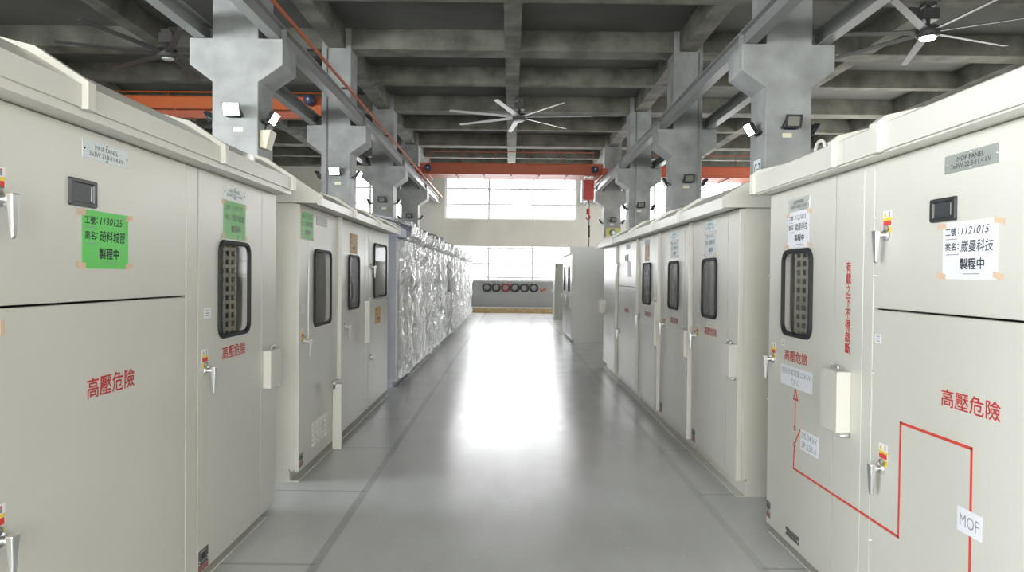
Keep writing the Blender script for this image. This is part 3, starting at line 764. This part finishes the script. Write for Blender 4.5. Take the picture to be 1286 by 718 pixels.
# ------------------------------------------------------------------ the hall
YB, YF, XS = -10.0, 31.2, 11.6; ZC = 6.84; ZS = 6.40
struct(MB().box((-XS, YB, -.2), (XS, YF, 0), 'floor').build('floor'))
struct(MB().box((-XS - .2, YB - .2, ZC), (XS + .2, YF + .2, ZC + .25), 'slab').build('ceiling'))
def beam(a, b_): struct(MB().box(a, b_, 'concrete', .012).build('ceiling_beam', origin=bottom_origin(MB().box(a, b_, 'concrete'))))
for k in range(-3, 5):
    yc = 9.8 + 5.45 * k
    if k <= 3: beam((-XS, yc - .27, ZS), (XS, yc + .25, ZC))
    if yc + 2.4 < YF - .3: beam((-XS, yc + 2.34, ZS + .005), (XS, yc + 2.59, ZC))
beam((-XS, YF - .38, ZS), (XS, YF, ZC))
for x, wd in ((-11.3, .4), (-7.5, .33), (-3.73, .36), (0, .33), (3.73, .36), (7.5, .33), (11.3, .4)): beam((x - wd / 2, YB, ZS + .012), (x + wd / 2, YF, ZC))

# end wall with three window bays, upper and lower
def wall_with_holes(name, axis, pos, th, a0, a1, z1, holes, dark_below=None):
    """wall in one mesh: cut the rectangle into cells and leave the window cells open"""
    us = sorted({a0, a1, *[h[0] for h in holes], *[h[1] for h in holes]}); zs = sorted({0, z1, *[h[2] for h in holes], *[h[3] for h in holes], *([dark_below] if dark_below else [])})
    mb = MB()
    for i in range(len(us) - 1):
        for j in range(len(zs) - 1):
            um, zm = (us[i] + us[i + 1]) / 2, (zs[j] + zs[j + 1]) / 2
            if any(h[0] < um < h[1] and h[2] < zm < h[3] for h in holes): continue
            m = 'wall_dark' if dark_below and zm < dark_below else 'wall'
            if axis == 'y': mb.box((us[i], pos, zs[j]), (us[i + 1], pos + th, zs[j + 1]), m)
            else: mb.box((pos, us[i], zs[j]), (pos + th, us[i + 1], zs[j + 1]), m)
    o = struct(mb.build(name)); return o
nwin = [0]
def window(axis, pos, a0, a1, z0, z1, nx, nz, pane, inward, first=None):
    nwin[0] += 1; bw = .095; dp = .12
    root = bpy.data.objects.new('window_%d' % nwin[0], None); COL.objects.link(root)
    c = (a0 + a1) / 2; root.location = (c, pos, z0) if axis == 'y' else (pos, c, z0); struct(root)
    f = MB(); p = MB()
    def bx(mb, u0, u1, zz0, zz1, d0, d1, m):
        if axis == 'y': mb.box((u0, pos + d0, zz0), (u1, pos + d1, zz1), m)
        else: mb.box((pos + d0, u0, zz0), (pos + d1, u1, zz1), m)
    zz = first or [z0 + (z1 - z0) * k / nz for k in range(nz + 1)]
    for k in range(nx + 1):
        u = a0 + (a1 - a0) * k / nx; lo = max(a0, u - bw / 2 if 0 < k < nx else (u if k == 0 else u - bw)); bx(f, lo, lo + bw, z0, z1, 0, dp, 'frame')
    for k, z in enumerate(zz):
        lo = z if k == 0 else (z - bw if k == len(zz) - 1 else z - bw / 2); bx(f, a0, a1, lo, lo + bw * .8, 0.005, dp - .005, 'frame')
    f.build('window_frame', root); bx(p, a0, a1, z0, z1, dp * .45, dp * .55, pane); p.build('window_pane', root)
upper = [(-2.95, 2.94), (4.40, 10.30), (-8.2, -4.35)]
holes = [(a, b_, 4.11, 6.20) for a, b_ in upper] + [(a, b_, 1.38, 2.92) for a, b_ in upper]
wall_with_holes('wall_back', 'y', YF, .3, -XS, XS, ZC, holes, 1.38)
for a, b_ in upper:
    nx = 3 if b_ - a > 5 else 2
    window('y', YF + .06, a, b_, 4.11, 6.20, nx, 3, M['pane'], -1)
    window('y', YF + .06, a, b_, 1.38, 2.92, nx, 3, M['pane'], -1, [1.38, 1.56, 2.17, 2.92])
# side walls; their windows are out of view, added for their light
lh = [(-9, -2, 2.2, 5.2), (-.5, 6.5, 2.2, 5.2)]  # unseen openings, added so the right-hand faces come out brighter
wall_with_holes('wall_left', 'x', -XS - .3, .3, YB, YF, ZC, lh)
for a, b_, c, e in lh: window('x', -XS - .2, a, b_, c, e, 4, 3, M['added_pane_left'], 1)
rh = [(-9, -2, 2.2, 5.2), (15.5, 28.5, 2.2, 5.2)]  # unseen openings, added to light the left faces and wrapping film
wall_with_holes('wall_right', 'x', XS, .3, YB, YF, ZC, rh)
for a, b_, c, e in rh: window('x', XS + .1, a, b_, c, e, 4, 3, M['added_pane_right'], -1)
bh = [(-4.5, 4.5, .3, 5.2)]
wall_with_holes('wall_front', 'y', YB - .3, .3, -XS, XS, ZC, bh)
window('y', YB - .2, -4.5, 4.5, .3, 5.2, 5, 4, M['pane_back'], 1)
mb = MB(); mb.box((-3.3, YF - .62, 0), (3.3, YF - .02, .215), 'kerb', .01); mb.box((-3.3, YF - .64, .215), (3.3, YF - .005, .245), 'kerbcap', .004); struct(mb.build('baseboard_back'))

# columns with crane corbels
cols = {}
names = ['nearest', 'second', 'third', 'farthest']
for k in range(-1, 4):
    for sx in (-1, 1):
        y0 = 9.5 + 5.45 * k
        prof = [(3.43, 0), (4.05, 0), (4.05, 4.19), (4.36, 4.42), (4.36, 4.775), (4.05, 4.775), (4.05, ZC), (3.43, ZC), (3.43, 4.775), (3.10, 4.775), (3.10, 4.42), (3.43, 4.19)]
        mb = MB(); mb.prism([(sx * x, y0, z) for x, z in prof], [(sx * x, y0 + .6, z) for x, z in prof], 'column', .012)
        o = mb.build('concrete_column', origin=(sx * 3.74, y0 + .3, 0)); struct(o)
# runway beams
def ibeam(x, label, w=.155, z0=4.78, h=.235):
    mb = MB(); y0, y1 = 1.0, YF - .05
    mb.box((x - w / 2, y0, z0), (x + w / 2, y1, z0 + .018), 'steel'); mb.box((x - .008, y0, z0 + .018), (x + .008, y1, z0 + h - .018), 'steel'); mb.box((x - w / 2, y0, z0 + h - .018), (x + w / 2, y1, z0 + h), 'steel')
    t = empty('runway_beam', (x, y0, z0), label, 'crane beam', 'crane runway beams on the corbels'); mb.build('beam', t)
    r = MB(); r.box((x - .025, y0, z0 + h), (x + .025, y1, z0 + h + .045), 'steel', .005); r.build('running_rail', t)
    for k in range(-1, 4):
        yy = 9.8 + 5.45 * k
        b = MB()
        for s2 in (-1, 1): b.box((x + s2 * .010, yy - .006, z0 + .018), (x + s2 * w / 2, yy + .006, z0 + h - .018), 'steel')
        for zz in (.06, .11, .16):
            for s2 in (-1, 1): b.tube([(x + s2 * .012, yy - .07, z0 + zz), (x + s2 * .026, yy - .07, z0 + zz)], .012, 'steel', 6)
        b.build('splice_plate', t)
    return t
ra = ibeam(-3.225, 'grey steel crane beam above the left cabinet rows with orange conductor bar')
ibeam(3.225, 'grey steel crane beam running above the right cabinet rows')
ibeam(-4.22, 'grey steel crane beam on the outer side of the left columns'); ibeam(4.22, 'grey steel crane beam on the outer side of the right columns')
mb = MB(); mb.box((-3.075, 1.0, 5.055), (-3.045, 31.1, 5.105), 'rail', .004)
for k in range(14): mb.box((-3.15, 2 + 2.2 * k, 5.03), (-3.05, 2.03 + 2.2 * k, 5.06), 'dark')
mb.build('conductor_bar', ra)

# cranes
def crane(x0, x1, y, label, paint, zb=5.14, zt=5.49, rails=(5.70, 6.12), walk=.85, low=None):
    t = empty('overhead_crane', ((x0 + x1) / 2, y, zb), label, 'crane', 'overhead travelling cranes')
    mb = MB(); mb.box((x0, y, zb), (x1, y + .38, zt), paint, .01); mb.box((x0, y - .03, zb - .02), (x1, y + .41, zb), paint); mb.box((x0, y - .03, zt), (x1, y + .41, zt + .018), paint); mb.build('girder', t)
    w = MB(); w.box((x0 + .1, y + .42, zb - .02), (x1 - .1, y + .42 + walk, zb + .02), paint)
    n = 7
    for k in range(n): xx = x0 + .3 + (x1 - x0 - .6) * k / (n - 1); w.box((xx - .025, y + .0, zb - .06), (xx + .025, y + .42 + walk, zb - .021), paint)
    w.build('walkway', t)
    h = MB()
    for z in rails: h.tube([(x0 + .2, y + .40 + walk, z), (x1 - .2, y + .40 + walk, z)], .018, paint, 8)
    for k in range(6): xx = x0 + .2 + (x1 - x0 - .4) * k / 5; h.tube([(xx, y + .40 + walk, zb), (xx, y + .40 + walk, rails[-1])], .014, paint, 6)
    h.build('handrail', t)
    for xe, s2 in ((x0, 1), (x1, -1)):
        e = MB(); e.box((xe - .09, y - .5, 5.075), (xe + .09, y + 1.6, 5.30), paint, .01); e.build('end_carriage', t)
        m_ = MB(); m_.tube([(xe + s2 * .30, y - .03, zb + .17), (xe + s2 * .30, y - .22, zb + .17), (xe + s2 * .30, y - .26, zb + .17)], [.115, .115, .07], 'blue', 16); m_.tube([(xe + s2 * .30, y - .25, zb + .17), (xe + s2 * .30, y - .28, zb + .17)], .03, 'plate', 10); m_.build('travel_motor', t)
    if low: l = MB(); l.box((x0, y - .02, low[0]), (x1, y + .16, low[1]), 'crane', .01); l.build('lower_beam', t)
    return t
crane(-3.18, 3.18, 24.3, 'red-brown overhead crane bridging the main aisle before the end windows', 'crane')
crane(-11.0, -4.24, 15.9, 'bright orange overhead crane in the left bay behind the nearest column', 'orange', 5.33, 5.58, (5.80, 5.95), .6, (5.12, 5.28))
crane(4.24, 11.0, 24.6, 'red-brown overhead crane in the right bay seen between the columns', 'crane')
t = empty('electric_hoist', (2.68, 24.35, 4.2), 'red electric chain hoist with hook hanging under the main aisle crane', 'hoist')
mb = MB(); mb.box((2.50, 24.22, 4.28), (2.86, 24.60, 4.95), 'hoist', .02); mb.build('hoist_body', t)
mb = MB(); mb.box((2.44, 24.25, 4.20), (2.50, 24.56, 4.97), 'plate', .01); mb.build('side_cover', t)
mb = MB()
for dx in (-.09, .09): mb.tube([(2.68 + dx, 24.4, 4.95), (2.68 + dx, 24.4, 5.06)], .02, 'chrome', 8); mb.box((2.62 + dx, 24.3, 5.04), (2.74 + dx, 24.5, 5.10), 'chrome', .01)
mb.build('trolley', t)
mb = MB(); mb.tube([(2.68, 24.4, 4.28), (2.68, 24.4, 3.95)], .014, 'chrome', 6); mb.build('chain', t)
mb = MB(); mb.tube([(2.68, 24.4, 3.98), (2.68, 24.4, 3.78)], [.055, .065], 'hoist', 10); mb.tube([(2.68 + .07 * math.sin(a), 24.4, 3.68 + .07 * math.cos(a)) for a in [k * .35 for k in range(14)]], .02, 'hoist', 8); mb.build('hook', t)
mb = MB(); mb.tube([(2.72, 24.5, 4.28), (2.73, 24.5, 3.2), (2.73, 24.5, 2.55)], .016, 'dark', 6); mb.box((2.68, 24.46, 2.25), (2.78, 24.54, 2.55), 'dark', .01); mb.tube([(2.73, 24.5, 3.4), (2.73, 24.5, 3.0)], .035, 'dark', 8); mb.build('pendant_control', t)

# ceiling fans
def fan(x, y, z, a0, label, lamp=False, R=1.95, n=7, dark=None, drop=.5):
    t = empty('ceiling_fan', (x, y, z), label, 'fan', 'large ceiling fans')
    mb = MB(); mb.tube([(x, y, z + .10), (x, y, ZS + .012)], .035, 'dark', 10); mb.build('drop_rod', t)
    mb = MB(); mb.box((x - .14, y - .12, z + .20), (x + .14, y + .12, z + .40), 'dark', .015); mb.box((x - .1, y - .1, ZS - .06), (x + .1, y + .1, ZS + .012), 'dark', .01); mb.build('motor_housing', t)
    mb = MB(); mb.tube([(x, y, z + .10), (x, y, z + .07), (x, y, z - .06), (x, y, z - .09)], [.14, .19, .19, .15], 'dark', 20); mb.build('hub', t)
    if lamp: mb = MB(); mb.tube([(x, y, z - .09), (x, y, z - .12)], [.13, .11], 'lamp', 18); mb.build('lamp', t)
    else: mb = MB(); mb.tube([(x, y, z - .09), (x, y, z - .12)], [.12, .09], 'alu', 18); mb.build('hub_cap', t)
    for k in range(n):
        a = math.radians(a0 + 360 / n * k); c, s_ = math.cos(a), math.sin(a)
        Q = lambda r, w, dz: (x + c * r - s_ * w, y + s_ * r + c * w, z + dz)
        mb = MB(); mb.hexa([Q(.16, -.07, -.02), Q(.16, .07, .01), Q(.16, .07, .025), Q(.16, -.07, -.005), Q(R, -.055, -.012), Q(R, .055, .010), Q(R, .055, .020), Q(R, -.055, -.002)], dark or 'alu', .003); mb.build('blade', t)
    return t
fan(.20, 19.0, 5.90, -108, 'pale seven-blade ceiling fan above the middle of the aisle')
fan(-6.85, 14.0, 5.95, -160, 'dark ceiling fan in the left bay above the near cabinets', dark='dark')
fan(7.2, 12.2, 5.90, 20, 'ceiling fan with a lit lamp in the right bay', True, dark='dark')

# floodlights on the columns
def flood(p, face, lit, label):
    """p = mounting point on the column; face = 'f' to the camera, 'i' to the aisle, 'o' outward"""
    sx = -1 if p[0] < 0 else 1
    t = empty('floodlight', p, label, 'floodlight', 'floodlights on the columns')
    p = (p[0], p[1], p[2] - (.08 if sx > 0 else 0)); t.location = p
    out = {'f': Vector((0, -1, 0)), 'i': Vector((-sx, 0, 0)), 'o': Vector((sx, 0, 0))}[face]
    side = Vector((0, 0, 1)).cross(out); P0 = Vector(p)
    br = MB(); q = lambda a, b_, c: P0 + side * a + out * b_ + Vector((0, 0, c))
    br.hexa([q(-.09, -.004, -.02), q(.09, -.004, -.02), q(.09, .012, -.02), q(-.09, .012, -.02), q(-.09, -.004, .02), q(.09, -.004, .02), q(.09, .012, .02), q(-.09, .012, .02)], 'plastic')
    for s2 in (-1, 1):
        br.hexa([q(s2 * .105, .0, -.012), q(s2 * .117, .0, -.012), q(s2 * .117, .13, .055), q(s2 * .105, .13, .055), q(s2 * .105, .0, .012), q(s2 * .117, .0, .012), q(s2 * .117, .13, .08), q(s2 * .105, .13, .08)], 'plastic')
    br.build('bracket', t)
    tl = math.radians(32 if face != 'f' else 15); n = (out * math.cos(tl) + Vector((0, 0, -1)) * math.sin(tl)); up = side.cross(n) * -1
    if up.z < 0: up = -up
    C = P0 + out * .13 + Vector((0, 0, .07)); w_, h_, d_ = .115, .09, .045
    def corner(a, b_, c): return C + side * a + up * b_ + n * c
    bd = MB(); bd.hexa([corner(-w_ * .8, -h_ * .8, -d_), corner(w_ * .8, -h_ * .8, -d_), corner(w_ * .8, h_ * .8, -d_), corner(-w_ * .8, h_ * .8, -d_), corner(-w_, -h_, .02), corner(w_, -h_, .02), corner(w_, h_, .02), corner(-w_, h_, .02)], 'plastic', .006); bd.build('housing', t)
    ls = .86 if lit else .66
    ln = MB(); ln.hexa([corner(-w_ * ls, -h_ * ls, .02), corner(w_ * ls, -h_ * ls, .02), corner(w_ * ls, h_ * ls, .02), corner(-w_ * ls, h_ * ls, .02), corner(-w_ * ls, -h_ * ls, .026), corner(w_ * ls, -h_ * ls, .026), corner(w_ * ls, h_ * ls, .026), corner(-w_ * ls, h_ * ls, .026)], 'lamp' if lit else 'lampoff'); ln.build('lens', t)
for k in range(4):
    y0 = 9.5 + 5.45 * k
    for sx in (-1, 1):
        sd = 'left' if sx < 0 else 'right'
        lit = {(-1, 0): 'fi', (-1, 1): 'fi', (1, 0): 'i'}.get((sx, k), '')
        fr = {-1: 3.735, 1: 3.755}[sx]
        flood((sx * fr, y0, 3.72), 'f', 'f' in lit, '%s floodlight on the front face of the %s %s column' % ('lit white' if 'f' in lit else 'unlit black', names[k], sd))
        flood((sx * 3.43, y0 + .22, 3.68), 'i', 'i' in lit, '%s floodlight facing the aisle on the %s %s column' % ('lit' if 'i' in lit else 'unlit black', names[k], sd))
        flood((sx * 4.05, y0 + .25, 3.68), 'o', False, 'unlit black floodlight on the outer side of the %s %s column' % (names[k], sd))
        g = MB(); xx = sx * fr + (.04 if sx < 0 else -.03); g.box((xx - .065, y0 - .006, 3.515), (xx + .065, y0 + .004, 3.575), 'tag', .002)
        tag(g.build('name_tag', origin=(xx, y0, 3.515)), 'small cream tag under the front floodlight of the %s %s column' % (names[k], sd), 'tag', 'tags under the floodlights')
# loudspeaker box and small fittings on the nearest left column
t = empty('loudspeaker', (-3.43, 9.66, 3.30), 'cream box loudspeaker on the aisle side of the nearest left column', 'loudspeaker')
mb = MB(); mb.hexa([(-3.43, 9.55, 3.32), (-3.43, 9.80, 3.32), (-3.34, 9.78, 3.30), (-3.34, 9.57, 3.30), (-3.43, 9.55, 3.56), (-3.43, 9.80, 3.56), (-3.27, 9.80, 3.56), (-3.27, 9.55, 3.56)], 'cream', .015); mb.build('housing', t)
mb = MB(); mb.tube([(-3.40, 9.68, 3.56), (-3.38, 9.68, 3.66)], .014, 'plastic', 8); mb.build('bracket', t)
mb = MB(); mb.box((-3.43, 9.60, 3.02), (-3.405, 9.72, 3.14), 'plate', .004); mb.tube([(-3.405, 9.66, 3.08), (-3.398, 9.66, 3.08)], .03, 'ink', 12)
tag(mb.build('socket_box', origin=(-3.42, 9.66, 3.02)), 'pale socket box below the loudspeaker on the nearest left column', 'socket')
Fc = Face(1, 3.43); mb = MB(); Fc.box(mb, 9.66, 9.93, 0, .003, 3.04, 3.26, 'plate'); Fc.text(mb, 'C-2', 9.69, 9.90, 3.08, 3.21, .0036, 'ink', .04)
tag(mb.build('column_sign', origin=(3.43, 9.8, 3.04)), 'white C-2 sign on the aisle side of the nearest right column', 'sign')
mb = MB(); yy = 9.5 + 5.45 * 3; mb.box((3.50, yy - .01, 3.10), (4.02, yy, 3.42), 'sign_yellow', .003); mb.tube([(3.76, yy - .010, 3.25), (3.76, yy - .016, 3.25)], .13, 'sign_green', 20); mb.tube([(3.76, yy - .016, 3.25), (3.76, yy - .018, 3.25)], .07, 'plate', 16)
tag(mb.build('round_symbol_sign', origin=(3.76, yy, 3.10)), 'yellow sign with grey disc on the farthest right column', 'sign')
for x, y, lab in ((-3.93, 14.95, 'thin grey conduit running down the second left column'), (3.96, 14.95, 'thin dark conduit running down the second right column'), (3.62, 20.4, 'thin conduit running down the third right column')):
    mb = MB(); mb.tube([(x, y - .016, .0), (x, y - .016, 4.19), (x, y - .016, ZS)], .014, 'steel', 8); tag(mb.build('conduit_pipe', origin=(x, y - .016, 0)), lab, 'pipe', 'conduits on the columns')

# hoses hung on the end wall
for k, x in enumerate((-1.045, -.624, -.2, .21, .631, 1.055)):
    lab = ['leftmost black hose coil hanging on the end wall', 'black hose coil just left of the red coil on the end wall', 'dark red hose coil among black ones on the end wall', 'black hose coil just right of the red coil on the end wall', 'black hose coil second from the right on the end wall', 'rightmost black hose coil hanging on the end wall'][k]
    t = empty('hose_coil', (x, YF - .05, .92), lab, 'hose coil', 'hose coils on the end wall')
    mb = MB(); m = 'hose_red' if k == 2 else 'hose'
    for r, dy in ((.165, .028), (.180, .048), (.150, .052), (.172, .075)): mb.torus((x, YF - dy - .004, 1.10), r, .024, (0, 1, 0), m)
    mb.build('coil', t); h = MB(); h.tube([(x, YF + .02, 1.30), (x, YF - .11, 1.30), (x, YF - .12, 1.32)], .012, 'chrome', 8); h.build('hook', t)
t = empty('red_cord', (1.48, YF - .02, .93), 'short knotted red cord hanging on the end wall right of the hose coils', 'cord')
mb = MB(); mb.tube([(1.32, YF - .02, 1.03), (1.38, YF - .03, .97), (1.45, YF - .02, 1.02), (1.40, YF - .03, .90), (1.35, YF - .02, .96), (1.47, YF - .03, 1.0), (1.60, YF - .02, 1.05), (1.52, YF - .03, 1.10), (1.56, YF - .02, 1.0)], .018, 'stred', 6); mb.build('cord', t)

# ------------------------------------------------------------------ world, camera, view
W = bpy.data.worlds.new('World'); S.world = W; W.use_nodes = True
W.node_tree.nodes['Background'].inputs[0].default_value = (.75, .85, 1, 1); W.node_tree.nodes['Background'].inputs[1].default_value = 1.0
cam = bpy.data.cameras.new('Camera'); co = bpy.data.objects.new('Camera', cam); COL.objects.link(co); S.camera = co
cam.sensor_fit = 'HORIZONTAL'; cam.sensor_width = 36; Fpx = 880.0; cam.lens = Fpx * 36 / 1286; cam.clip_end = 200; cam.clip_start = .05
R_ = .010; VX, VY = 641.0, 347.0
a, b_ = VX - 643, VY - 359; c, s_ = math.cos(R_), math.sin(R_)
a2, b2 = c * a + s_ * b_, -s_ * a + c * b_
p_, t_ = math.atan2(b2, Fpx), math.atan2(-a2, Fpx)
def ray(u, v):
    u2, v2 = c * u + s_ * v, -s_ * u + c * v; x, y = u2 / Fpx, -v2 / Fpx
    Y = math.cos(p_) - y * math.sin(p_); Z = math.sin(p_) + y * math.cos(p_)
    return Vector((x * math.cos(t_) + Y * math.sin(t_), -x * math.sin(t_) + Y * math.cos(t_), Z))
fw = ray(0, 0).normalized(); rt = (ray(1, 0) - ray(0, 0)).normalized(); upv = rt.cross(fw)
mw = Matrix((rt, upv, -fw)).transposed().to_4x4(); mw.translation = (0, 0, 1.6); co.matrix_world = mw
S.view_settings.view_transform = 'Standard'; S.view_settings.look = 'None'; S.view_settings.gamma = 1; S.view_settings.use_curve_mapping = False
S.view_settings.exposure = 0.0
